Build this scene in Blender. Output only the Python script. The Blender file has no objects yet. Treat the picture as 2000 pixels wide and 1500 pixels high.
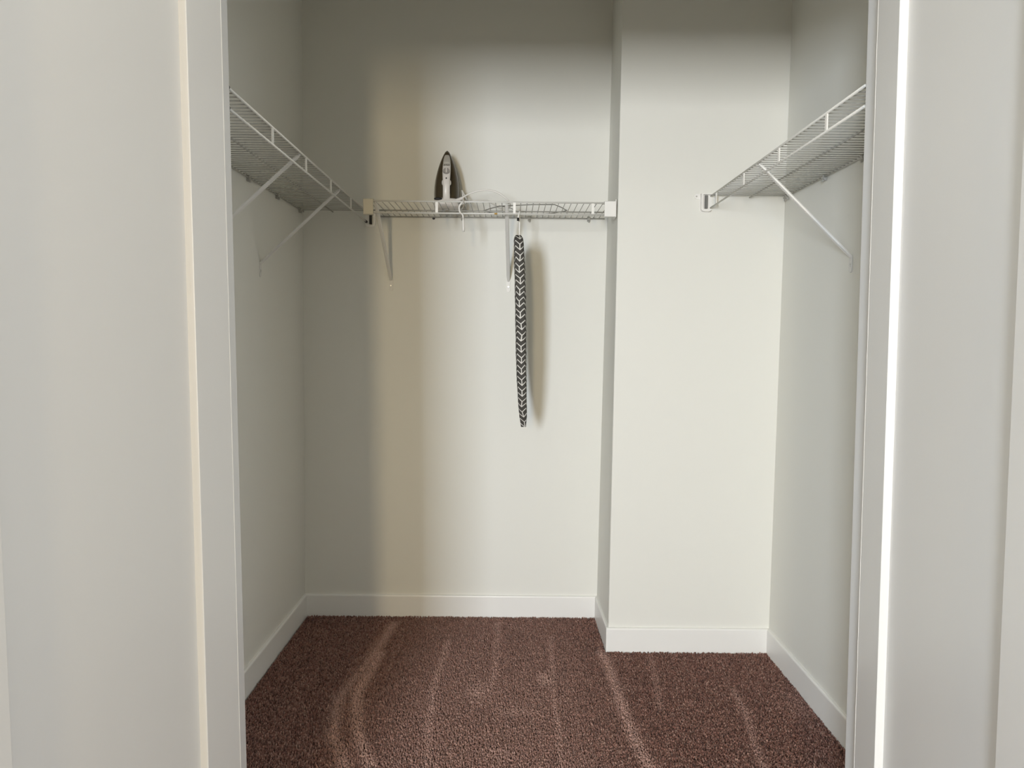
import bpy, bmesh, math, random
import numpy as np
from mathutils import Vector, Matrix

C = bpy.context.scene.collection
S = bpy.context.scene
random.seed(7)
rng = np.random.default_rng(7)

# ------------------------------------------------------------------ camera
cam_data = bpy.data.cameras.new('camera')
cam = bpy.data.objects.new('camera', cam_data)
C.objects.link(cam)
cam_data.sensor_fit = 'HORIZONTAL'
cam_data.sensor_width = 36.0
cam_data.lens = 1356.08 / 2000 * 36
cam_data.clip_start = 0.02
PITCH, YAW, ROLL = 0.0634, 0.0031, 0.0095
fw = Vector((math.sin(YAW) * math.cos(PITCH), math.cos(YAW) * math.cos(PITCH), -math.sin(PITCH)))
r0 = Vector((math.cos(YAW), -math.sin(YAW), 0))
u0 = r0.cross(fw)
rt = r0 * math.cos(ROLL) + u0 * math.sin(ROLL)
up = u0 * math.cos(ROLL) - r0 * math.sin(ROLL)
cam.matrix_world = Matrix(((rt.x, up.x, -fw.x, 0), (rt.y, up.y, -fw.y, 0), (rt.z, up.z, -fw.z, 1.2), (0, 0, 0, 1)))
S.camera = cam

# ------------------------------------------------------------------ world, daylight, exposure
world = bpy.data.worlds.new('World')
S.world = world
world.use_nodes = True
bg = world.node_tree.nodes['Background']
bg.inputs[0].default_value = (0.75, 0.85, 1.0, 1)
bg.inputs[1].default_value = 1.0


def area(name, loc, sx, sz, power, color, rot=(math.pi / 2, 0, 0)):
    d = bpy.data.lights.new(name, 'AREA')
    d.shape = 'RECTANGLE'
    d.size, d.size_y = sx, sz
    d.energy = power
    d.color = color
    o = bpy.data.objects.new(name, d)
    o.location = loc
    o.rotation_euler = rot
    C.objects.link(o)
    return o


WINS = [(-1.63, -1.01, 0.75, 1.98), (-0.66, -0.36, 0.75, 1.98)]   # windows of the bedroom behind the camera
WIN3 = (-1.95, -0.85, 0.75, 1.98)                                  # window in its right-hand wall (y range)
area('daylight_main_window', (-1.32, -3.19, 1.365), 0.56, 1.17, 198, (0.915, 1.0, 1.115))
area('daylight_side_window', (-0.51, -3.19, 1.365), 0.24, 1.17, 64, (1.0, 0.79, 0.48))
area('daylight_right_window', (2.69, -1.40, 1.365), 1.04, 1.17, 56, (0.95, 1.0, 1.06), (math.pi / 2, 0, math.pi / 2))
S.view_settings.view_transform = 'Standard'
S.view_settings.look = 'None'
S.view_settings.exposure = 0.0
S.view_settings.gamma = 1.0
S.view_settings.use_curve_mapping = False
S.cycles.max_bounces = 14
S.cycles.diffuse_bounces = 10
S.cycles.caustics_reflective = False
S.cycles.caustics_refractive = False


# ------------------------------------------------------------------ materials
def mat(name, col, rough=0.5, metal=0.0, spec=0.5, bump=None, mottle=None, coat=0.0):
    m = bpy.data.materials.new(name)
    m.use_nodes = True
    nt = m.node_tree
    b = nt.nodes['Principled BSDF']
    b.inputs['Base Color'].default_value = (*col, 1)
    b.inputs['Roughness'].default_value = rough
    b.inputs['Metallic'].default_value = metal
    b.inputs['Specular IOR Level'].default_value = spec
    b.inputs['Coat Weight'].default_value = coat
    tc = nt.nodes.new('ShaderNodeTexCoord')
    if mottle:
        sc, amt = mottle
        n = nt.nodes.new('ShaderNodeTexNoise')
        n.inputs['Scale'].default_value = sc
        n.inputs['Detail'].default_value = 3
        nt.links.new(tc.outputs['Object'], n.inputs['Vector'])
        mx = nt.nodes.new('ShaderNodeMix')
        mx.data_type = 'RGBA'
        mx.inputs[6].default_value = (*[c * (1 - amt) for c in col], 1)
        mx.inputs[7].default_value = (*[min(1, c * (1 + amt)) for c in col], 1)
        nt.links.new(n.outputs['Fac'], mx.inputs[0])
        nt.links.new(mx.outputs[2], b.inputs['Base Color'])
    if bump:
        sc, st, di = bump
        n = nt.nodes.new('ShaderNodeTexNoise')
        n.inputs['Scale'].default_value = sc
        n.inputs['Detail'].default_value = 2
        nt.links.new(tc.outputs['Object'], n.inputs['Vector'])
        bp = nt.nodes.new('ShaderNodeBump')
        bp.inputs['Strength'].default_value = st
        bp.inputs['Distance'].default_value = di
        nt.links.new(n.outputs['Fac'], bp.inputs['Height'])
        nt.links.new(bp.outputs['Normal'], b.inputs['Normal'])
    return m


M = {}
M['wall'] = mat('wall_paint', (0.745, 0.742, 0.695), 0.6, spec=0.3, bump=(180, 0.12, 0.0008))
M['room'] = mat('bedroom_wall_paint', (0.72, 0.695, 0.63), 0.7, spec=0.2)
M['ceil'] = mat('ceiling_paint', (0.74, 0.735, 0.70), 0.8, spec=0.1)
M['base'] = mat('baseboard_paint', (0.80, 0.795, 0.77), 0.38, bump=(60, 0.06, 0.001))
M['door'] = mat('door_paint', (0.665, 0.66, 0.645), 0.36, bump=(220, 0.06, 0.0006))
M['ridge'] = mat('white_paint_ridge', (0.92, 0.91, 0.88), 0.4)
M['vinyl'] = mat('white_vinyl_rail', (0.62, 0.615, 0.58), 0.38)
M['wire'] = mat('shaded_white_wire', (0.40, 0.395, 0.365), 0.42)  # white wire with the shade of its undersides put into the colour
M['tab'] = mat('white_vinyl_tab', (0.80, 0.79, 0.75), 0.38)
M['dull'] = mat('shaded_white_plastic', (0.50, 0.47, 0.38), 0.5)  # white end plate toned down: its dim, warm-lit corner is painted in
M['hollow'] = mat('cup_shade_grey', (0.16, 0.16, 0.15), 0.6)  # shade inside the bracket cup, painted as a dark tone
M['plastic'] = mat('white_plastic', (0.80, 0.79, 0.76), 0.35)
M['brace'] = mat('white_enamel_brace', (0.66, 0.655, 0.63), 0.35)
M['black'] = mat('black_plastic', (0.008, 0.008, 0.008), 0.5)
M['screw'] = mat('screw_steel', (0.6, 0.6, 0.58), 0.35, metal=0.8)
M['tank'] = mat('smoky_brown_plastic', (0.050, 0.036, 0.017), 0.28, coat=0.2)
M['sole'] = mat('soleplate_steel', (0.30, 0.29, 0.25), 0.35, metal=0.7)
M['rim'] = mat('grey_green_rim', (0.13, 0.125, 0.10), 0.4)
M['ironwhite'] = mat('iron_white_plastic', (0.70, 0.67, 0.64), 0.32)
M['nose'] = mat('iron_grey_nose', (0.46, 0.44, 0.40), 0.35)
M['dial'] = mat('iron_dial_grey', (0.33, 0.31, 0.29), 0.4)
M['cord'] = mat('white_cord', (0.72, 0.70, 0.66), 0.45)
M['greywire'] = mat('grey_steel_wire', (0.30, 0.30, 0.28), 0.4, metal=0.3)
M['hook'] = mat('white_hook', (0.75, 0.74, 0.70), 0.35)


def carpet_mat():
    m = bpy.data.materials.new('carpet_yarn')
    m.use_nodes = True
    nt = m.node_tree
    b = nt.nodes['Principled BSDF']
    a = nt.nodes.new('ShaderNodeAttribute')
    a.attribute_name = 'yarn'
    nt.links.new(a.outputs['Color'], b.inputs['Base Color'])
    b.inputs['Roughness'].default_value = 0.95
    b.inputs['Specular IOR Level'].default_value = 0.1
    b.inputs['Sheen Weight'].default_value = 0.15
    b.inputs['Sheen Roughness'].default_value = 0.5
    return m


M['yarn'] = carpet_mat()
M['carpet_base'] = mat('carpet_backing', (0.075, 0.048, 0.038), 1.0, spec=0.05, mottle=(250, 0.5), bump=(400, 0.8, 0.004))


def chevron_mat():
    """charcoal cotton printed with white chevrons; columns run along the board"""
    m = bpy.data.materials.new('chevron_print')
    m.use_nodes = True
    nt = m.node_tree
    N, L = nt.nodes, nt.links
    b = N['Principled BSDF']
    b.inputs['Roughness'].default_value = 0.85
    b.inputs['Specular IOR Level'].default_value = 0.15
    a = N.new('ShaderNodeAttribute')
    a.attribute_name = 'cloth'            # x: distance round the cover, y: along the board (metres)
    wob = N.new('ShaderNodeTexNoise')
    wob.inputs['Scale'].default_value = 6
    L.new(a.outputs['Vector'], wob.inputs['Vector'])
    sx = N.new('ShaderNodeSeparateXYZ')
    L.new(a.outputs['Vector'], sx.inputs[0])

    def math_(op, i, j=None, k=None):
        n = N.new('ShaderNodeMath')
        n.operation = op
        for q, vv in enumerate((i, j, k)):
            if vv is None:
                continue
            if isinstance(vv, (int, float)):
                n.inputs[q].default_value = vv
            else:
                L.new(vv, n.inputs[q])
        return n.outputs[0]

    P = 0.034                                 # column pair width
    du = math_('MULTIPLY_ADD', wob.outputs['Fac'], 0.05, -0.025)
    uu = math_('ADD', sx.outputs[0], du)
    fu = math_('FRACT', math_('DIVIDE', uu, P))
    tri = math_('ABSOLUTE', math_('SUBTRACT', fu, 0.5))          # 0 at column centre .. 0.5
    vv = math_('MULTIPLY_ADD', tri, 0.030, sx.outputs[1])
    fv = math_('FRACT', math_('DIVIDE', vv, 0.0205))
    line = math_('LESS_THAN', fv, 0.20)
    # short stems in every second row
    fr2 = math_('FRACT', math_('DIVIDE', vv, 0.041))
    stem = math_('MULTIPLY', math_('LESS_THAN', tri, 0.055), math_('LESS_THAN', fr2, 0.55))
    fac = math_('MAXIMUM', line, stem)
    mx = N.new('ShaderNodeMix')
    mx.data_type = 'RGBA'
    mx.inputs[6].default_value = (0.070, 0.066, 0.060, 1)
    mx.inputs[7].default_value = (0.66, 0.65, 0.61, 1)
    L.new(fac, mx.inputs[0])
    L.new(mx.outputs[2], b.inputs['Base Color'])
    w = N.new('ShaderNodeTexNoise')
    w.inputs['Scale'].default_value = 900
    bp = N.new('ShaderNodeBump')
    bp.inputs['Strength'].default_value = 0.2
    bp.inputs['Distance'].default_value = 0.001
    L.new(w.outputs['Fac'], bp.inputs['Height'])
    L.new(bp.outputs['Normal'], b.inputs['Normal'])
    return m


M['chevron'] = chevron_mat()


# ------------------------------------------------------------------ helpers
def link(name, mesh, m=None, parent=None, loc=None):
    o = bpy.data.objects.new(name, mesh)
    C.objects.link(o)
    if m is not None and not mesh.materials:
        mesh.materials.append(m)
    if parent is not None:
        o.parent = parent
    if loc is not None:
        o.location = loc
    return o


def obj(name, bm, m, parent=None, origin=None, smooth=False, loc=None):
    """bm -> one mesh object; origin is taken off the vertices (parts are given in world metres)"""
    if origin is not None:
        bmesh.ops.translate(bm, verts=bm.verts, vec=-Vector(origin))
    bmesh.ops.recalc_face_normals(bm, faces=bm.faces)
    me = bpy.data.meshes.new(name)
    bm.to_mesh(me)
    bm.free()
    if smooth:
        for p in me.polygons:
            p.use_smooth = True
    return link(name, me, m, parent, loc)


def thing(name, label, cat, loc, group=None):
    o = bpy.data.objects.new(name, None)
    o.empty_display_size = 0.05
    C.objects.link(o)
    o.location = loc
    o['label'] = label
    o['category'] = cat
    if group:
        o['group'] = group
    return o


def structure(o):
    o['kind'] = 'structure'
    return o


def add_box(bm, x0, x1, y0, y1, z0, z1, bevel=0.0, segs=1):
    t = bmesh.new()
    bmesh.ops.create_cube(t, size=1.0)
    for v in t.verts:
        v.co = Vector((x0 + (v.co.x + .5) * (x1 - x0), y0 + (v.co.y + .5) * (y1 - y0), z0 + (v.co.z + .5) * (z1 - z0)))
    if bevel:
        bmesh.ops.bevel(t, geom=t.edges[:], offset=bevel, segments=segs, profile=0.5, affect='EDGES')
    merge(bm, t)
    return bm


def merge(bm, t, mtx=None):
    if mtx is not None:
        bmesh.ops.transform(t, matrix=mtx, verts=t.verts)
    me = bpy.data.meshes.new('tmp')
    t.to_mesh(me)
    t.free()
    bm.from_mesh(me)
    bpy.data.meshes.remove(me)


def box(x0, x1, y0, y1, z0, z1, bevel=0.0, segs=1):
    return add_box(bmesh.new(), x0, x1, y0, y1, z0, z1, bevel, segs)


def frame_of(d):
    d = d.normalized()
    a = Vector((0, 0, 1)) if abs(d.z) < 0.9 else Vector((0, 1, 0))
    x = a.cross(d).normalized()
    return x, d.cross(x)


def add_tube(bm, pts, r, n=8, closed=False):
    """swept round tube through pts; r a number or a list"""
    pts = [Vector(p) for p in pts]
    k = len(pts)
    rings = []
    px = None
    for i, p in enumerate(pts):
        if closed:
            d = pts[(i + 1) % k] - pts[i - 1]
        else:
            d = pts[min(i + 1, k - 1)] - pts[max(i - 1, 0)]
        d.normalize()
        if px is None:
            x, y = frame_of(d)
        else:
            x = (px - d * px.dot(d)).normalized()
            y = d.cross(x)
        px = x
        rr = r[i] if isinstance(r, (list, tuple)) else r
        rings.append([bm.verts.new(p + (x * math.cos(a) + y * math.sin(a)) * rr)
                      for a in [2 * math.pi * j / n for j in range(n)]])
    m = k if closed else k - 1
    for i in range(m):
        a, b = rings[i], rings[(i + 1) % k]
        for j in range(n):
            bm.faces.new((a[j], a[(j + 1) % n], b[(j + 1) % n], b[j]))
    if not closed:
        bm.faces.new(rings[0][::-1])
        bm.faces.new(rings[-1])
    return bm


def tube(pts, r, n=8, closed=False):
    return add_tube(bmesh.new(), pts, r, n, closed)


def smooth_path(pts, per=8, closed=False):
    """Catmull-Rom through pts"""
    P = [Vector(p) for p in pts]
    k = len(P)
    out = []
    for i in range(k if closed else k - 1):
        if closed:
            a, b, c, d = P[i - 1], P[i], P[(i + 1) % k], P[(i + 2) % k]
        else:
            a, b, c, d = P[max(i - 1, 0)], P[i], P[i + 1], P[min(i + 2, k - 1)]
        for j in range(per):
            t = j / per
            out.append(0.5 * ((2 * b) + (c - a) * t + (2 * a - 5 * b + 4 * c - d) * t * t + (3 * b - a - 3 * c + d) * t ** 3))
    if not closed:
        out.append(P[-1])
    return out


def add_prism(bm, outline, f0, f1):
    """outline: 2D points; f0/f1 map a 2D point to 3D for the two caps"""
    a = [bm.verts.new(f0(*p)) for p in outline]
    b = [bm.verts.new(f1(*p)) for p in outline]
    n = len(outline)
    bm.faces.new(a)
    bm.faces.new(b[::-1])
    for i in range(n):
        bm.faces.new((a[i], b[i], b[(i + 1) % n], a[(i + 1) % n]))
    return bm


def add_loft(bm, rings, cap=True):
    R = [[bm.verts.new(p) for p in r] for r in rings]
    n = len(R[0])
    for a, b in zip(R, R[1:]):
        for j in range(n):
            bm.faces.new((a[j], a[(j + 1) % n], b[(j + 1) % n], b[j]))
    if cap:
        bm.faces.new(R[0][::-1])
        bm.faces.new(R[-1])
    return bm


def add_cyl(bm, c, axis, r, h, n=16, r2=None):
    axis = Vector(axis).normalized()
    c = Vector(c)
    return add_tube(bm, [c, c + axis * h], [r, r if r2 is None else r2], n)


# ------------------------------------------------------------------ measurements (metres)
XL, XR, D, XB, D2 = -0.8788, 1.0210, 2.9628, 0.3961, 2.6332     # closet: left, right, back, column side, column front
HB, TB = 0.0896, 0.011                                            # baseboard height, thickness
XJL, XJR = -0.5897, 0.7488                                        # jamb faces of the doorway
YO, YI = 1.385, 1.4928                                            # bedroom and closet faces of the doorway wall
HEAD = 2.04
CEIL = 2.75
LEAN_IN, LEAN_DOOR = 0.004, -0.0101                               # the walls and the door frame are a little out of plumb


def lean(bm, k):
    for v in bm.verts:
        v.co.x += k * (v.co.z - 1.2)
    return bm


# ------------------------------------------------------------------ setting
structure(obj('floor', box(-2.7, 2.7, -3.3, D + .1, -0.12, -0.011), M['carpet_base']))
structure(obj('ceiling', box(-2.7, 2.7, -3.3, D + .1, CEIL, CEIL + .1), M['ceil']))
structure(obj('wall_back', box(XL - .15, XR + .15, D, D + .1, -.02, CEIL), M['wall']))
structure(obj('wall_left', lean(box(XL - .1, XL, YI, D, -.02, CEIL), LEAN_IN), M['wall']))
structure(obj('wall_right', lean(box(XR, XR + .1, YI, D2 + .01, -.02, CEIL), LEAN_IN), M['wall']))
cb = box(XB, XR + .1, D2, D + .01, -.02, CEIL)
for v in cb.verts:
    v.co.x += LEAN_IN * (v.co.z - 1.2)
    if v.co.y > D and v.co.x < .6:
        v.co.x += 0.006 * (v.co.z - 0.7)          # the inner corner is not quite straight
bmesh.ops.bevel(cb, geom=[e for e in cb.edges if all(v.co.x < .6 and v.co.y < 2.7 for v in e.verts) and abs(e.verts[0].co.z - e.verts[1].co.z) > 1],
                offset=0.004, segments=3, profile=0.5, affect='EDGES')
structure(obj('wall_column', cb, M['wall']))

# wall with the doorway: one mesh around the opening
fwall = bmesh.new()
add_box(fwall, -2.7, XJL - .018, YO, YI, -.02, CEIL)
add_box(fwall, XJR + .018, 2.7, YO, YI, -.02, CEIL)
add_box(fwall, XJL - .018, XJR + .018, YO, YI, HEAD + .018, CEIL)
structure(obj('wall_front', lean(fwall, LEAN_DOOR), M['wall']))
# bedroom behind the camera
structure(obj('wall_bedroom_left', box(-2.8, -2.7, -3.3, YO, -.02, CEIL), M['room']))
wr = bmesh.new()
add_box(wr, 2.7, 2.8, -3.3, WIN3[0], -.02, CEIL)
add_box(wr, 2.7, 2.8, WIN3[1], YO, -.02, CEIL)
add_box(wr, 2.7, 2.8, WIN3[0], WIN3[1], -.02, WIN3[2])
add_box(wr, 2.7, 2.8, WIN3[0], WIN3[1], WIN3[3], CEIL)
structure(obj('wall_bedroom_right', wr, M['room']))
ww = bmesh.new()
W1, W2 = WINS
add_box(ww, -2.7, W1[0], -3.3, -3.2, -.02, CEIL)
add_box(ww, W1[1], W2[0], -3.3, -3.2, W1[2], W1[3])
add_box(ww, W2[1], 2.7, -3.3, -3.2, -.02, CEIL)
add_box(ww, W1[0], W2[1], -3.3, -3.2, -.02, W1[2])
add_box(ww, W1[0], W2[1], -3.3, -3.2, W1[3], CEIL)
structure(obj('wall_window', ww, M['room']))
gl = bpy.data.materials.new('window_glass')
gl.use_nodes = True
gl.node_tree.nodes['Principled BSDF'].inputs['Transmission Weight'].default_value = 1
gl.node_tree.nodes['Principled BSDF'].inputs['Roughness'].default_value = 0
for i, w in enumerate(WINS):
    wroot = structure(bpy.data.objects.new('window_%d' % (i + 1), None))
    C.objects.link(wroot)
    wroot.location = ((w[0] + w[1]) / 2, -3.25, w[2])
    fr = bmesh.new()
    for a in ((w[0], w[0] + .03, w[2], w[3]), (w[1] - .03, w[1], w[2], w[3]), (w[0], w[1], w[2], w[2] + .03), (w[0], w[1], w[3] - .03, w[3])):
        add_box(fr, a[0], a[1], -3.25, -3.205, a[2], a[3], .003)
    obj('window_frame', fr, M['door'], wroot, wroot.location)
    obj('pane', box(w[0] + .03, w[1] - .03, -3.232, -3.228, w[2] + .03, w[3] - .03), gl, wroot, wroot.location)

wroot = structure(bpy.data.objects.new('window_3', None))
C.objects.link(wroot)
wroot.location = (2.75, (WIN3[0] + WIN3[1]) / 2, WIN3[2])
fr = bmesh.new()
for a in ((WIN3[0], WIN3[0] + .03, WIN3[2], WIN3[3]), (WIN3[1] - .03, WIN3[1], WIN3[2], WIN3[3]),
          (WIN3[0], WIN3[1], WIN3[2], WIN3[2] + .03), (WIN3[0], WIN3[1], WIN3[3] - .03, WIN3[3])):
    add_box(fr, 2.705, 2.75, a[0], a[1], a[2], a[3], .003)
obj('window_frame', fr, M['door'], wroot, wroot.location)
obj('pane', box(2.728, 2.732, WIN3[0] + .03, WIN3[1] - .03, WIN3[2] + .03, WIN3[3] - .03), gl, wroot, wroot.location)

# jambs of the doorway and casings on the bedroom side
structure(obj('trim_1', lean(box(XJL - .018, XJL, YO, YI + .004, 0, HEAD, .0015, 2), LEAN_DOOR), M['door']))
structure(obj('trim_2', lean(box(XJR, XJR + .018, YO, YI + .004, 0, HEAD, .0015, 2), LEAN_DOOR), M['door']))
structure(obj('trim_3', lean(box(XJL - .018, XJR + .018, YO, YI + .004, HEAD, HEAD + .018, .0015, 2), LEAN_DOOR), M['door']))
structure(obj('trim_4', lean(box(XJL - .08, XJL - .008, YO - .014, YO, 0, HEAD + .078, .002), LEAN_DOOR), M['door']))
structure(obj('trim_5', lean(box(XJR + .008, XJR + .08, YO - .014, YO, 0, HEAD + .078, .002), LEAN_DOOR), M['door']))
structure(obj('trim_6', lean(box(XJL - .008, XJR + .008, YO - .014, YO, HEAD + .008, HEAD + .078, .002), LEAN_DOOR), M['door']))


# baseboards: flat board with an eased top edge
def base_profile(p, q, nx, ny):
    """board along p->q (2D); (nx, ny) points into the closet"""
    bm = bmesh.new()
    prof = [(0, -.02), (TB, -.02), (TB, HB - .006), (TB - .0012, HB - .0025), (TB - .0045, HB), (0, HB + .0005)]
    add_prism(bm, prof, lambda a, z: (p[0] + nx * a, p[1] + ny * a, z), lambda a, z: (q[0] + nx * a, q[1] + ny * a, z))
    return bm


structure(obj('baseboard_back', base_profile((XL, D), (XB - .002, D), 0, -1), M['base']))
structure(obj('baseboard_left', lean(base_profile((XL - .0, YI), (XL - .0, D), 1, 0), 0), M['base']))
structure(obj('baseboard_column_side', base_profile((XB - .003, D2 - .0004), (XB - .007, D), -1, 0), M['base']))
structure(obj('baseboard_column_front', base_profile((XB - .003 - TB, D2), (XR, D2), 0, -1), M['base']))
structure(obj('baseboard_right', base_profile((XR, YI), (XR, D2), -1, 0), M['base']))
# shear the long side boards with their walls
for n in ('baseboard_left', 'baseboard_right'):
    for v in bpy.data.objects[n].data.vertices:
        v.co.x += LEAN_IN * (v.co.z - 1.2)


# ------------------------------------------------------------------ carpet pile: cut yarn tufts
def polyline_dist(x, y, pts):
    d = np.full(x.shape, 9.0)
    for (ax, ay), (bx, by) in zip(pts, pts[1:]):
        vx, vy = bx - ax, by - ay
        t = np.clip(((x - ax) * vx + (y - ay) * vy) / (vx * vx + vy * vy), 0, 1)
        d = np.minimum(d, np.hypot(x - ax - t * vx, y - ay - t * vy))
    return d


def carpet():
    st = 0.0047
    gx, gy = np.meshgrid(np.arange(XL + TB, XR - TB, st), np.arange(1.52, D - TB, st))
    x = (gx + rng.uniform(-.45, .45, gx.shape) * st).ravel()
    y = (gy + rng.uniform(-.45, .45, gy.shape) * st).ravel()
    x = np.clip(x, XL + TB + .002, XR - TB - .002)
    y = np.minimum(y, D - TB - .002)
    keep = ~((x > XB - TB - .005) & (y > D2 - TB - .002))
    x, y = x[keep], y[keep]
    n = len(x)
    # vacuum marks: where the nap is pushed the other way
    tracks = [([(-.48, 2.88), (-.518, 2.52), (-.564, 2.262), (-.531, 2.049), (-.443, 1.87), (-.40, 1.6)], .022, .8),
              ([(-.488, 2.60), (-.512, 2.297), (-.453, 2.05), (-.378, 1.87), (-.33, 1.6)], .022, 1.0),
              ([(-.236, 2.70), (-.254, 2.336), (-.241, 2.081), (-.225, 1.87), (-.21, 1.6)], .022, .75),
              ([(-.04, 2.89), (-.043, 2.45), (-.06, 2.30)], .022, .65),
              ([(.175, 2.75), (.159, 2.273), (.161, 2.059), (.154, 1.88), (.15, 1.6)], .016, .7),
              ([(.36, 2.62), (.374, 2.54), (.379, 2.243), (.389, 2.034), (.406, 1.88), (.42, 1.6)], .020, 1.0),
              ([(.547, 2.585), (.53, 2.385), (.506, 2.213)], .012, .4),
              ([(.785, 2.35), (.78, 2.217), (.747, 2.012), (.728, 1.88)], .012, .6)]
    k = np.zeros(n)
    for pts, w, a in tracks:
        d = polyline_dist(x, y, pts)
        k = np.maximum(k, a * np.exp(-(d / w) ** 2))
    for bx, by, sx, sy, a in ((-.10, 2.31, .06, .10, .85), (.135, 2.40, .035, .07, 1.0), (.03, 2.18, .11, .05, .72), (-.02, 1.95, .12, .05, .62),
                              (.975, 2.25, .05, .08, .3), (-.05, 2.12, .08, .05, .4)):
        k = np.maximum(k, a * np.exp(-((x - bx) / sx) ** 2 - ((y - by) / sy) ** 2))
    k = np.maximum(k, .36 * np.exp(-((x + .04) / .36) ** 4) * (1 - .35 * np.clip((y - 2.3) / .6, 0, 1)))            # brushed middle of the floor, its brighter light painted in as paler yarn
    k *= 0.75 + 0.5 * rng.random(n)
    # low-frequency waviness of the pile
    wv = np.sin(x * 31 + 2 * np.sin(y * 13)) * np.sin(y * 27 + 1.5 * np.sin(x * 17))
    clump = np.sin(x * 310 + 3 * np.sin(y * 140)) * np.sin(y * 520 + 2.5 * np.sin(x * 170))
    h = 0.0100 + rng.uniform(-.0028, .0024, n) + 0.0010 * wv + .0015 * clump + .0005 * k
    h = np.where(rng.random(n) < .10, h * .55, h)
    ang = rng.uniform(0, 2 * np.pi, n)
    ln = rng.uniform(0.0, 0.0042, n)
    lx = np.cos(ang) * ln
    ly = np.sin(ang) * ln * .8 + 0.0012 - 0.0042 * k
    rot = rng.uniform(0, 2 * np.pi, n)
    rb, rm = 0.0018, rng.uniform(.0020, .0032, n)
    V = np.empty((n, 7, 3))
    for j in range(3):
        a = rot + j * 2.0944
        V[:, j, 0] = x + rb * np.cos(a)
        V[:, j, 1] = y + rb * np.sin(a)
        V[:, j, 2] = -.012
        a2 = a + 0.9
        V[:, 3 + j, 0] = x + lx * .65 + rm * np.cos(a2)
        V[:, 3 + j, 1] = y + ly * .65 + rm * np.sin(a2)
        V[:, 3 + j, 2] = -.012 + h * .72
    V[:, 6, 0] = x + lx
    V[:, 6, 1] = y + ly
    V[:, 6, 2] = -.012 + h
    V[:, :, 0] = np.clip(V[:, :, 0], XL + TB - .001, XR - TB + .001)
    V[:, :, 1] = np.minimum(V[:, :, 1], D - TB + .001)
    F = np.array([(0, 1, 3), (1, 4, 3), (1, 2, 4), (2, 5, 4), (2, 0, 5), (0, 3, 5), (3, 4, 6), (4, 5, 6), (5, 3, 6)])
    faces = (F[None] + 7 * np.arange(n)[:, None, None]).reshape(-1, 3)
    me = bpy.data.meshes.new('carpet_pile')
    me.vertices.add(n * 7)
    me.vertices.foreach_set('co', V.reshape(-1))
    me.loops.add(faces.size)
    me.loops.foreach_set('vertex_index', faces.reshape(-1).astype(np.int32))
    me.polygons.add(len(faces))
    me.polygons.foreach_set('loop_start', (np.arange(len(faces)) * 3).astype(np.int32))
    me.polygons.foreach_set('use_smooth', np.ones(len(faces), dtype=bool))
    me.update(calc_edges=True)
    # heathered yarn: each tuft its own brown
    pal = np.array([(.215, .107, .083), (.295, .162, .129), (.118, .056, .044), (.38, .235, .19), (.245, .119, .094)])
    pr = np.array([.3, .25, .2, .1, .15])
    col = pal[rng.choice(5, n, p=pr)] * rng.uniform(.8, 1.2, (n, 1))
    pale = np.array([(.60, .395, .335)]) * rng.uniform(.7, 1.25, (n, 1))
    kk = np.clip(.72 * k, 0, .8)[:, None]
    col = col * (1 - kk) + pale * kk              # the light that brushed nap catches, painted into the yarn colour
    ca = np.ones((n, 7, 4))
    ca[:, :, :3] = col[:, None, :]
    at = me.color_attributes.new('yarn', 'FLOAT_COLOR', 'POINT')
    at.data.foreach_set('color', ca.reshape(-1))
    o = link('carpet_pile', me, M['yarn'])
    o['kind'] = 'stuff'
    o['label'] = 'brown heathered cut-pile carpet with pale vacuum marks on the closet floor'
    o['category'] = 'carpet'
    return o


carpet()

# ------------------------------------------------------------------ the two open shaker doors
T, ST, RD = 0.035, 0.1179, 0.0149
LEAF = (XJR - XJL - .008) / 2


def door(name, side, px, th):
    sg = 1 if side == 'left' else -1
    root = bpy.data.objects.new(name, None)
    C.objects.link(root)
    structure(root)
    root.matrix_world = (Matrix.Translation((px + LEAN_DOOR * (0 - 1.2), YO, 0)) @ Matrix.Rotation(LEAN_DOOR, 4, 'Y')
                         @ Matrix.Rotation(-sg * th, 4, 'Z'))

    def part(nm, a0, a1, b0, b1, z0, z1, bv):
        x0, x1 = sorted((sg * a0, sg * a1))
        return obj(nm, box(x0, x1, b0, b1, z0, z1, bv, 2), M['door'], root)
    a0, a1 = .003, .003 + LEAF
    z0, z1 = .014, HEAD - .004
    part('stile', a0, a0 + ST, 0, T, z0, z1, .0012)
    part('stile', a1 - ST, a1, 0, T, z0, z1, .0012)
    part('rail', a0 + ST, a1 - ST, 0, T, z1 - ST, z1, .0012)
    part('rail', a0 + ST, a1 - ST, 0, T, z0, z0 + .2, .0012)
    part('panel', a0 + ST - .004, a1 - ST + .004, .010, T - RD, z0 + .19, z1 - ST + .01, 0)
    # thin white paint ridge left along the hinge-side edge
    pr = random.Random(5 if side == 'left' else 11)
    bm = bmesh.new()
    prev = None
    z = z0
    while z < z1:
        w = pr.choice((.0008, .0012, .0016, .0024))
        c = [bm.verts.new((sg * (a0 - .0004), T + .0003, z)), bm.verts.new((sg * (a0 + w), T + .0004, z)), bm.verts.new((sg * (a0 + .0002), T - .002, z))]
        if prev:
            for i in range(3):
                bm.faces.new((prev[i], prev[(i + 1) % 3], c[(i + 1) % 3], c[i]))
        prev = c
        z += pr.uniform(.008, .03)
    obj('paint_ridge', bm, M['ridge'], root)
    return root


door('door_1', 'left', XJL, 1.6887)
door('door_2', 'right', XJR, 1.3918)


# ------------------------------------------------------------------ wire shelves
RW, RR, PITCHW, LIP = 0.00145, 0.0032, 0.0238, 0.043


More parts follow.
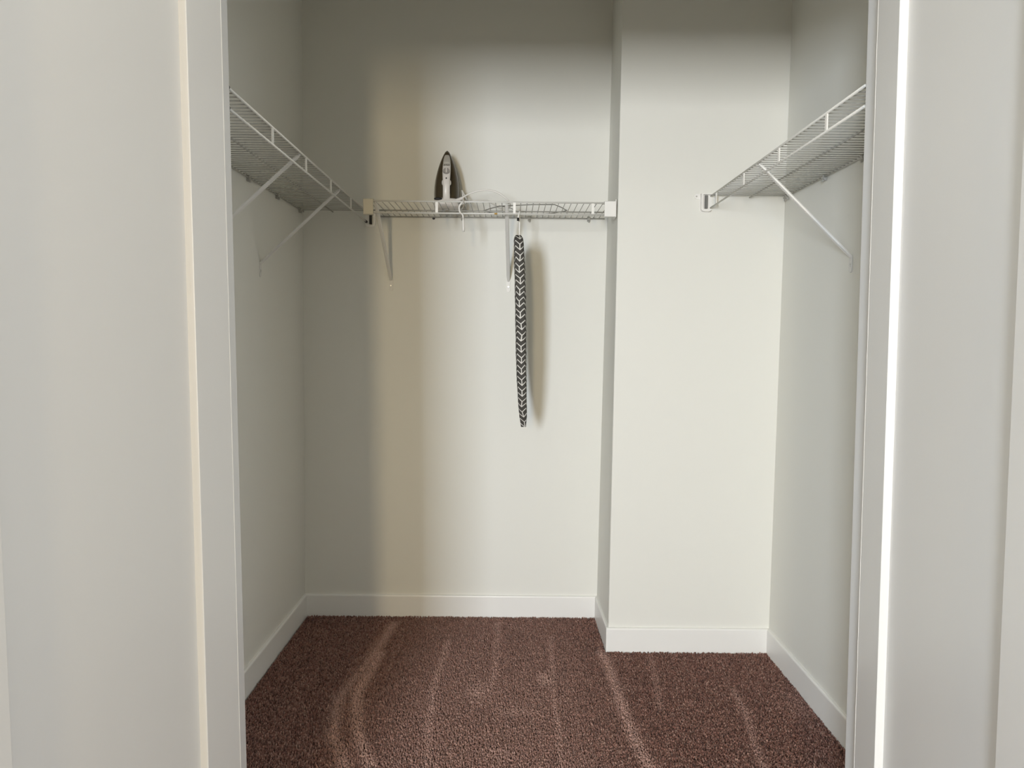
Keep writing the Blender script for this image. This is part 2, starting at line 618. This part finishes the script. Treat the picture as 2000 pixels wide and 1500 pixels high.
def shelf(name, label, o, sdir, tdir, L, W, tabs, s_first, clips):
    """o: point on the wall at deck height where s=0; sdir along the wall, tdir out from the wall"""
    o, sd, td = Vector(o), Vector(sdir), Vector(tdir)
    root = thing(name, label, 'shelf', o, 'white wire closet shelves')
    P = lambda s, t, z: sd * s + td * t + Vector((0, 0, z))
    obj('front_rail', tube([P(0, W, 0), P(L, W, 0)], RR, 10), M['vinyl'], root, smooth=True)
    obj('lip_rail', tube([P(0, W, -LIP), P(L, W, -LIP)], RR, 10), M['vinyl'], root, smooth=True)
    obj('back_wire', tube([P(0, .006, -.004), P(L, .006, -.004)], .0026, 8), M['wire'], root, smooth=True)
    obj('support_wire', tube([P(0, W * .48, -.004), P(L, W * .48, -.004)], .0026, 8), M['wire'], root, smooth=True)
    wm = tube([P(0, .004, 0), P(0, W, 0)], RW, 6)
    first = obj('deck_wire', wm, M['wire'], root, smooth=True, loc=sd * s_first)
    s = s_first + PITCHW
    while s < L - .004:
        c = first.copy()
        c.location = sd * s
        c.parent = root
        C.objects.link(c)
        s += PITCHW
    t0 = bmesh.new()
    t0 = tabs_mesh(sd, td)
    ft = None
    for s in tabs:
        if ft is None:
            ft = obj('spacer_tab', t0, M['tab'], root, loc=P(s, W, 0))
        else:
            c = ft.copy()
            c.location = P(s, W, 0)
            c.parent = root
            C.objects.link(c)
    fc = None
    for s in clips:
        if fc is None:
            fc = obj('wall_clip', clip_mesh(sd, td), M['wire'], root, loc=P(s, 0, 0))
        else:
            c = fc.copy()
            c.location = P(s, 0, 0)
            c.parent = root
            C.objects.link(c)
    return root


def tabs_mesh(sd, td):
    bm = bmesh.new()
    out = [(-.005, .001), (.005, .001), (.005, -LIP - .001), (-.005, -LIP - .001)]
    add_prism(bm, out, lambda s, z: sd * s + td * (-.0012) + Vector((0, 0, z)), lambda s, z: sd * s + td * .0022 + Vector((0, 0, z)))
    return bm


def clip_mesh(sd, td):
    """small plastic J-clip holding the back wire, with its fixing below"""
    bm = bmesh.new()
    out = [(0, .006), (.010, .003), (.013, -.004), (.010, -.0115), (.005, -.016), (0, -.016)]
    add_prism(bm, out, lambda t, z: sd * -.006 + td * t + Vector((0, 0, z)), lambda t, z: sd * .006 + td * t + Vector((0, 0, z)))
    add_tube(bm, [td * .004 + Vector((0, 0, -.012)), td * .013 + Vector((0, 0, -.018))], .0042, 10)
    return bm


ZL, ZR, ZB = 1.732, 1.742, 1.716
left_shelf = shelf('wire_shelf', 'long white wire shelf on the left wall seen from below', (XL + .002, YI + .0045, ZL), (0, 1, 0), (1, 0, 0),
                   D - YI - .016, -.608 - XL - .002, [1.799 - YI - .0045, 2.088 - YI - .0045, 2.372 - YI - .0045, 2.665 - YI - .0045], .012,
                   [2.339 - YI - .0045, 2.625 - YI - .0045, 2.906 - YI - .0045])
right_shelf = shelf('wire_shelf', 'white wire shelf on the right wall, ending at the wall column', (XR, YI + .0045, ZR), (0, 1, 0), (-1, 0, 0),
                    D2 - YI - .012, XR - .743, [1.675 - YI - .0045, 1.967 - YI - .0045, 2.259 - YI - .0045, 2.556 - YI - .0045], .014,
                    [2.042 - YI - .0045, 2.293 - YI - .0045, 2.600 - YI - .0045])
back_shelf = shelf('wire_shelf', 'short white wire shelf on the back wall carrying the steam iron', (-.556, D, ZB), (1, 0, 0), (0, -1, 0),
                   XB + .556 - .004, D - 2.646, [-.281 + .556, .011 + .556, .306 + .556], .020,
                   [-.205 + .556, .075 + .556, .325 + .556])


def add_screw(bm, c, axis, r=.0035):
    add_cyl(bm, c, axis, r, .0018, 12, r * .75)


# end brackets -----------------------------------------------------------------
def end_bracket(parent, y, cx, zt, sg, sy=-1):
    """plastic cup screwed to a wall that faces sy; sg: which side the screw ear is on"""
    y = y - .0005 * -sy
    f = lambda d: (lambda a, b: Vector((cx + sg * a, y + sy * d, zt + b)))
    bm = bmesh.new()
    plate = []
    for k in range(9):                                  # round screw ear
        a = math.pi * (0.5 + k / 8)
        plate.append((.050 + .0095 * -math.cos(a) * 1.0, -.001 + .0095 * math.sin(a)))
    plate = [(-.008, .0085)] + [(.050, .0085), (.057, .005), (.0595, -.001), (.057, -.007), (.050, -.0105), (.038, -.013),
                                (.038, -.052), (.034, -.058), (.026, -.060), (.006, -.060), (-.002, -.056), (-.008, -.050)]
    add_prism(bm, plate, f(0), f(.003))
    # cup wall: an L-shaped rim standing off the plate
    rim = [(.036, .006), (.036, -.050), (.032, -.056), (.024, -.058), (.004, -.058), (-.002, -.054),
           (-.001, -.050), (.006, -.052), (.022, -.052), (.028, -.048), (.029, .006)]
    add_prism(bm, rim, f(.002), f(.020))
    top = [(.036, .0075), (-.006, .0075), (-.006, .0045), (.036, .0045)]
    add_prism(bm, top, f(.002), f(.016))
    e = obj('end_bracket', bm, M['plastic'], parent, parent.location)
    b3 = bmesh.new()
    add_prism(b3, [(.010, .002), (.020, .002), (.020, -.046), (.010, -.046)], f(.003), f(.012))
    obj('cup_shade', b3, M['black'] if sg > 0 else M['hollow'], e, parent.location)  # dark block painting the deep shade of the hollow cup
    b2 = bmesh.new()
    add_screw(b2, f(.003)(.050, -.001), (0, sy, 0), .003)
    obj('screw', b2, M['screw'], e, parent.location)
    return e


end_bracket(right_shelf, D2, .741, ZR, -1)
end_bracket(left_shelf, D, -.606, ZL - .006, 1)
# dark rubber caps on the rail ends of the left shelf
for yy in (D - .018, YI + .020):
    for zz in (ZL, ZL - LIP):
        q = tube([(-.608, yy - .012, zz), (-.608, yy + .008, zz)], .0052, 10)
        obj('rail_cap', q, M['black'], left_shelf, left_shelf.location)


def side_bracket(x0, x1, zt, wall_x):
    """square white end plate over the lip of the back shelf"""
    bm = bmesh.new()
    y0 = 2.646
    add_box(bm, min(x0, x1), max(x0, x1), y0 - .007, y0 - .0035, zt - .050, zt + .006, .0012)
    add_box(bm, min(x0, x1), max(x0, x1), y0 - .006, y0 + .05, zt + .0045, zt + .007, .0008)
    add_box(bm, min(x0, x1), max(x0, x1), y0 - .006, y0 + .012, zt - .051, zt - .0485, .0008)
    return bm


bm = side_bracket(.349, .3905, ZB, .394)
add_box(bm, .390, .3935, 2.638, 2.70, ZB - .052, ZB + .014, .0012)
e = obj('end_bracket', bm, M['plastic'], back_shelf, back_shelf.location)
b2 = bmesh.new()
add_screw(b2, (.390, 2.650, ZB + .009), (-1, 0, 0), .003)
obj('screw', b2, M['screw'], e, back_shelf.location)
bm = side_bracket(-.556, -.518, ZB, -.56)
obj('end_bracket', bm, M['dull'], back_shelf, back_shelf.location)
# rust bloom on the lip near the middle
obj('rust_spot', tube([(-.064, 2.646, ZB - LIP), (-.053, 2.646, ZB - LIP)], .0034, 10), mat('rust', (.42, .26, .07), .8), back_shelf, back_shelf.location)


# braces -----------------------------------------------------------------------
def brace(label, foot_top, tip, out, width_dir, cat='bracket'):
    """folded steel strut from a screwed foot on the wall up to the shelf front"""
    a, b = Vector(foot_top), Vector(tip)
    out, wd = Vector(out), Vector(width_dir)
    root = thing('shelf_brace', label, cat, a, 'angled shelf braces')
    d = (b - a).normalized()
    w2 = wd - d * wd.dot(d)
    w2.normalize()
    nrm = d.cross(w2).normalized()
    if nrm.z > 0:
        nrm = -nrm
    L = (b - a).length
    # strut: shallow channel, open at the top
    prof = [(-.0065, .005), (-.0075, .002), (-.0065, -.0015), (-.004, -.003), (.004, -.003), (.0065, -.0015), (.0075, .002), (.0065, .005), (.0052, .005),
            (.0052, .000), (.003, -.0008), (-.003, -.0008), (-.0052, .000), (-.0052, .005)]
    rings = []
    for s, k in ((.002, .75), (.03, 1), (L - .03, 1), (L, .8)):
        rings.append([d * s + w2 * (p * k) - nrm * q * 1.0 for p, q in prof])
    bm = add_loft(bmesh.new(), rings)
    obj('strut', bm, M['brace'], root)
    hk = tube(smooth_path([d * (L - .004), d * (L + .004) + Vector((0, 0, .003)), d * (L + .006) + Vector((0, 0, .007))], 4), .003, 8)
    obj('tip_hook', hk, M['brace'], root)
    bm = bmesh.new()
    o2 = []
    for k in range(13):
        t = math.pi * k / 12
        o2.append((-.008 * math.cos(t), -.036 - .008 * math.sin(t)))
    o2 += [(.008, .006), (.004, .010), (-.004, .010), (-.008, .006)]
    add_prism(bm, o2, lambda p, z: wd * p + Vector((0, 0, z)) + out * .0003, lambda p, z: wd * p + Vector((0, 0, z)) + out * .0035)
    ft = obj('foot', bm, M['brace'], root)
    bm = bmesh.new()
    add_screw(bm, out * .0035 + Vector((0, 0, -.022)), out, .0045)
    obj('screw', bm, M['screw'], ft)
    return root


brace('white angled brace under the left shelf, foot fully visible on the left wall', (XL, 2.452, 1.455), (-.616, 2.515, ZL - .008), (1, 0, 0), (0, 1, 0))
brace('nearer white brace under the left shelf, its foot hidden by the left door', (XL, 1.985, 1.455), (-.616, 2.045, ZL - .008), (1, 0, 0), (0, 1, 0))
brace('white angled brace under the right shelf', (XR, 2.100, 1.455), (.752, 2.138, ZR - .008), (-1, 0, 0), (0, 1, 0))
brace('white brace under the left end of the back shelf', (-.507, D, 1.446), (-.512, 2.656, ZB - .008), (0, -1, 0), (1, 0, 0))
brace('white brace under the back shelf just left of the ironing board', (-.010, D, 1.446), (-.018, 2.656, ZB - .008), (0, -1, 0), (1, 0, 0))

# dark fixing left open below the back shelf
anchor = thing('wall_screw', 'small dark screw in the back wall right under the iron', 'screw', (-.327, D, 1.708))
bm = bmesh.new()
add_cyl(bm, (0, -.0005, 0), (0, -1, 0), .006, .003, 14, .005)
add_cyl(bm, (0, -.003, 0), (0, -1, 0), .0025, .004, 10, .002)
obj('screw_head', bm, M['black'], anchor)


# ------------------------------------------------------------------ steam iron
def iron():
    IX, IY, IZ = -.262, 2.868, ZB + .0016
    root = thing('steam_iron', 'white and smoky brown steam iron standing on its heel on the back shelf', 'iron', (IX, IY, IZ))
    root.rotation_euler = (math.radians(-2.0), 0, math.radians(3.2))
    Hh = .243
    ts = [0, .04, .1, .2, .3, .4, .5, .6, .68, .76, .83, .89, .94, .975, 1.0]
    ws = [.049, .0508, .0520, .0528, .0530, .0520, .0490, .0440, .0390, .0325, .0255, .0188, .0122, .0068, .0022]

    def w(t):
        return float(np.interp(t, ts, ws))
    outline = [(-w(t), t * Hh) for t in ts] + [(w(t), t * Hh) for t in ts[::-1]]
    bm = bmesh.new()
    add_prism(bm, outline, lambda x, z: (x, 0, z), lambda x, z: (x, -.006, z))
    obj('soleplate', bm, M['sole'], root)
    bm = bmesh.new()
    add_prism(bm, [(x * .985, z * .992 + .001) for x, z in outline], lambda x, z: (x, -.0055, z), lambda x, z: (x * .97, -.020, z * .99 + .001))
    obj('rim', bm, M['rim'], root)

    # tank: dome over the plate
    def depth(t):
        return float(np.interp(t, [0, .15, .4, .6, .8, .93, 1], [.050, .052, .050, .044, .032, .020, .010]))
    rings = []
    for t in np.linspace(0.012, .965, 26):
        ring = []
        for k in range(21):
            a = math.pi * k / 20
            c, s = math.cos(a), math.sin(a)
            ring.append(Vector((-math.copysign(abs(c) ** .8, c) * w(t) * .93, -.019 - depth(t) * s ** .75, t * Hh)))
        rings.append(ring)
    obj('water_tank', add_loft(bmesh.new(), rings), M['tank'], root, smooth=True)

    # white spine: nose cover and handle
    def sweep(path, half, thick, n=16):
        rr = []
        for i, (y, z) in enumerate(path):
            a = Vector((0, path[max(i - 1, 0)][0], path[max(i - 1, 0)][1]))
            b = Vector((0, path[min(i + 1, len(path) - 1)][0], path[min(i + 1, len(path) - 1)][1]))
            d = (b - a).normalized()
            nn = Vector((1, 0, 0)).cross(d)
            ring = []
            for k in range(n):
                q = 2 * math.pi * k / n
                c, s = math.cos(q), math.sin(q)
                ring.append(Vector((0, y, z)) + Vector((math.copysign(abs(c) ** .6, c) * half[i], 0, 0)) + nn * (math.copysign(abs(s) ** .6, s) * thick[i]))
            rr.append(ring)
        return add_loft(bmesh.new(), rr)
    obj('nose_cover', sweep([(-.024, .226), (-.030, .219), (-.040, .208), (-.052, .192), (-.060, .178), (-.066, .168)],
                            [.003, .0075, .0110, .0140, .0152, .0155], [.004, .007, .009, .011, .012, .012]), M['nose'], root, smooth=True)
    obj('handle', sweep([(-.064, .170), (-.074, .160), (-.086, .146), (-.096, .128), (-.101, .108), (-.102, .085), (-.100, .060), (-.094, .038), (-.084, .020), (-.072, .012)],
                        [.0156, .0158, .0160, .0158, .0148, .0140, .0138, .0142, .0160, .0170], [.012, .012, .0115, .011, .011, .011, .011, .012, .012, .010]), M['ironwhite'], root, smooth=True)
    hs = bmesh.new()
    rr = []
    for z, kx, d in ((0, .96, .080), (.005, 1.0, .086), (.024, 1.0, .088), (.032, .95, .082), (.036, .82, .070)):
        ring = []
        for k in range(24):
            q = 2 * math.pi * k / 24
            c, s = math.cos(q), math.sin(q)
            ring.append(Vector((math.copysign(abs(c) ** .5, c) * .0500 * kx, -.018 - d / 2 + math.copysign(abs(s) ** .55, s) * d / 2, z)))
        rr.append(ring)
    obj('heel_base', add_loft(hs, rr), M['ironwhite'], root, smooth=True)
    # dark opening at the left of the heel
    bm = bmesh.new()
    bmesh.ops.create_uvsphere(bm, u_segments=16, v_segments=8, radius=1)
    for v in bm.verts:
        v.co = Vector((-.032 + v.co.x * .0165, -.1035 + v.co.y * .006, .0285 + v.co.z * .0058))
    obj('heel_recess', bm, M['black'], root, smooth=True)
    # dial, button, side lugs, printed mark
    bm = bmesh.new()
    n = Vector((0, -1, .42)).normalized()
    c = Vector((0, -.103, .136))
    add_cyl(bm, c, n, .0135, .006, 28, .0125)
    dl = obj('dial', bm, M['dial'], root)
    bm = box(-.0022, .0022, -.0032, .0, -.0105, .0105, .0008)
    bmesh.ops.rotate(bm, verts=bm.verts, cent=(0, 0, 0), matrix=Matrix.Rotation(-.40, 3, 'X'))
    bmesh.ops.translate(bm, verts=bm.verts, vec=c + n * .0062)
    obj('dial_grip', bm, M['ironwhite'], dl)
    bm = bmesh.new()
    add_cyl(bm, (0, -.111, .107), (0, -1, .12), .0030, .0030, 14, .0026)
    obj('button', bm, M['black'], root)
    for s in (-1, 1):
        bm = bmesh.new()
        bmesh.ops.create_uvsphere(bm, u_segments=12, v_segments=8, radius=1)
        for v in bm.verts:
            v.co = Vector((s * .0148 + v.co.x * .0038, -.094 + v.co.y * .007, .094 + v.co.z * .010))
        obj('side_button', bm, M['ironwhite'], root, smooth=True)
    bm = bmesh.new()
    for x, wd in ((-.0095, .0042), (-.0045, .0040), (.0, .0036), (.0045, .0044), (.0095, .0036)):
        t = box(x - wd / 2, x + wd / 2, -.0006, .0006, -.0030 + .0006 * math.sin(x * 900), .0030 + .0008 * math.cos(x * 700))
        bmesh.ops.rotate(t, verts=t.verts, cent=(0, 0, 0), matrix=Matrix.Rotation(-.62, 3, 'X'))
        bmesh.ops.translate(t, verts=t.verts, vec=(0, -.0845, .1655))
        merge(bm, t)
    obj('printed_mark', bm, M['rim'], root)
    # cord outlet, cord and plug
    R = root.matrix_basis.inverted()
    W_ = lambda pts: [R @ Vector(p) for p in pts]
    bm = tube(W_(smooth_path([(-.222, 2.775, 1.742), (-.205, 2.765, 1.748), (-.190, 2.758, 1.753)], 4)), [.0075] * 4 + [.0065] * 4 + [.005], 12)
    obj('cord_outlet', bm, M['ironwhite'], root, smooth=True)
    z0 = ZB + .0045
    main = [(-.195, 2.758, 1.752), (-.160, 2.745, 1.768), (-.108, 2.74, 1.780), (-.058, 2.74, 1.772), (-.014, 2.745, 1.742), (-.008, 2.79, z0 + .003),
            (-.045, 2.83, z0 + .008), (-.095, 2.79, 1.748), (-.150, 2.755, 1.740), (-.188, 2.76, 1.732), (-.222, 2.80, z0 + .004), (-.20, 2.86, z0 + .01),
            (-.200, 2.885, 1.79), (-.203, 2.88, 1.806), (-.186, 2.86, 1.774), (-.172, 2.82, 1.742), (-.168, 2.75, z0 + .006), (-.176, 2.675, ZB + .007),
            (-.183, 2.632, ZB - .004), (-.195, 2.628, ZB - .022), (-.192, 2.630, ZB - .042), (-.183, 2.634, ZB - .050), (-.180, 2.632, ZB - .066)]
    cd = obj('power_cord', tube(W_(smooth_path(main, 8)), .0034, 8), M['cord'], root, smooth=True)
    pl = tube(W_([(-.180, 2.632, ZB - .062), (-.180, 2.631, ZB - .075), (-.179, 2.630, ZB - .100), (-.179, 2.630, ZB - .113)]), [.0032, .0042, .0048, .0044], 12)
    obj('plug', pl, M['cord'], cd, smooth=True)
    return root


iron()

# second strand of the ring seen in front of the lip
# ------------------------------------------------------------------ flat wire frame lying on the shelf
wf = thing('wire_loop', 'loop of thin grey wire with pointed ends lying flat right of the iron', 'wire', (.05, 2.81, ZB + .0035))
loop = [(-.116, 2.850), (-.085, 2.795), (-.048, 2.745), (.0, 2.728), (.08, 2.705), (.165, 2.700), (.195, 2.755), (.222, 2.821), (.19, 2.862), (.154, 2.892), (.04, 2.912), (-.061, 2.900)]
obj('outline_wire', tube([(x - .05, y - 2.81, 0) for x, y in loop], .0019, 8, closed=True), M['greywire'], wf, smooth=True)
obj('cross_wire', tube([(-.048 - .05, 2.747 - 2.81, .0022), (.0 - .05, 2.80 - 2.81, .0022), (.04 - .05, 2.910 - 2.81, .0022)], .0015, 8), M['greywire'], wf, smooth=True)


# ------------------------------------------------------------------ ironing board hanging from the shelf lip
def board():
    ZT, ZBm = 1.588, .868
    root = thing('ironing_board', 'small ironing board in a charcoal and white chevron cover, hanging edge-on from the back shelf', 'ironing board',
                 (.029, 2.66, ZT))
    # outline: front and back edge as a function of the distance from the top
    Lb = ZT - ZBm
    q = [0, .012, .03, .06, .12, .25, .38, .50, .60, .68, .72 * 1.0]
    front = [2.60, 2.555, 2.535, 2.524, 2.520, 2.520, 2.524, 2.540, 2.570, 2.612, 2.640]
    back = [2.72, 2.765, 2.785, 2.797, 2.800, 2.800, 2.796, 2.778, 2.745, 2.700, 2.668]
    thick = [.010, .0155, .0175, .0185, .0195, .0200, .0195, .0185, .0165, .0135, .0090]
    rows = np.concatenate([[0, .003, .008, .015], np.linspace(.025, .66, 60), np.linspace(.665, .72, 12)])
    rows[-1] = .7199
    n = 40
    verts, cl = [], []
    rr = random.Random(3)
    for zq in rows:
        f0, b0, th = (float(np.interp(zq, q, a)) for a in (front, back, thick))
        cx = .027 - .0 + .037 * (zq) + .002 * math.sin(zq * 9)
        cy, hy = (f0 + b0) / 2, (b0 - f0) / 2
        ang = math.radians(3.0)
        ring, per = [], 0
        prev = None
        acc = []
        for k in range(n):
            a = 2 * math.pi * k / n - math.pi / 2
            c, s = math.cos(a), math.sin(a)
            ex = math.copysign(abs(c) ** .55, c) * th
            # sides flat, edges rounded
            ey = math.copysign(abs(s) ** .22, s) * hy if abs(s) > 1e-6 else 0
            wr = .0008 * math.sin(zq * 120 + k * 1.3) + .0006 * math.sin(zq * 61 + k * .7)
            ex += math.copysign(wr, c)
            p = Vector((cx + ex * math.cos(ang) + ey * math.sin(ang) * .25, cy + ey, ZT - zq))
            ring.append(p)
        # distance round the ring from the front point
        d = [0.0]
        for k in range(1, n):
            d.append(d[-1] + (ring[k] - ring[k - 1]).length)
        tot = d[-1] + (ring[0] - ring[-1]).length
        for k in range(n):
            dd = d[k] if k <= n // 2 else d[k] - tot
            cl.append((dd + .017, zq, 0))
        verts.append(ring)
    bm = add_loft(bmesh.new(), verts)
    bmesh.ops.translate(bm, verts=bm.verts, vec=-root.location)
    bm.verts.ensure_lookup_table()
    cover = obj('padded_cover', bm, M['chevron'], root, smooth=True)
    at = cover.data.attributes.new('cloth', 'FLOAT_VECTOR', 'POINT')
    at.data.foreach_set('vector', np.array(cl, dtype=np.float32).reshape(-1))
    # white strap hook over the lip rail
    lz = ZB - LIP
    hp = smooth_path([(.031, 2.664, ZT - .03), (.031, 2.660, ZT + .02), (.031, 2.658, lz - .012), (.0315, 2.655, lz + .004), (.031, 2.648, lz + .0075),
                      (.0295, 2.640, lz + .004), (.0265, 2.637, lz - .010), (.025, 2.638, lz - .018)], 6)
    hk = obj('hanging_hook', tube([Vector(p) - root.location for p in hp], .0030, 10), M['hook'], root, smooth=True)
    cap = tube([Vector(p) - root.location for p in ((.0252, 2.638, lz - .016), (.0248, 2.638, lz - .027))], .0042, 12)
    obj('hook_cap', cap, M['black'], hk, smooth=True)
    return root


board()
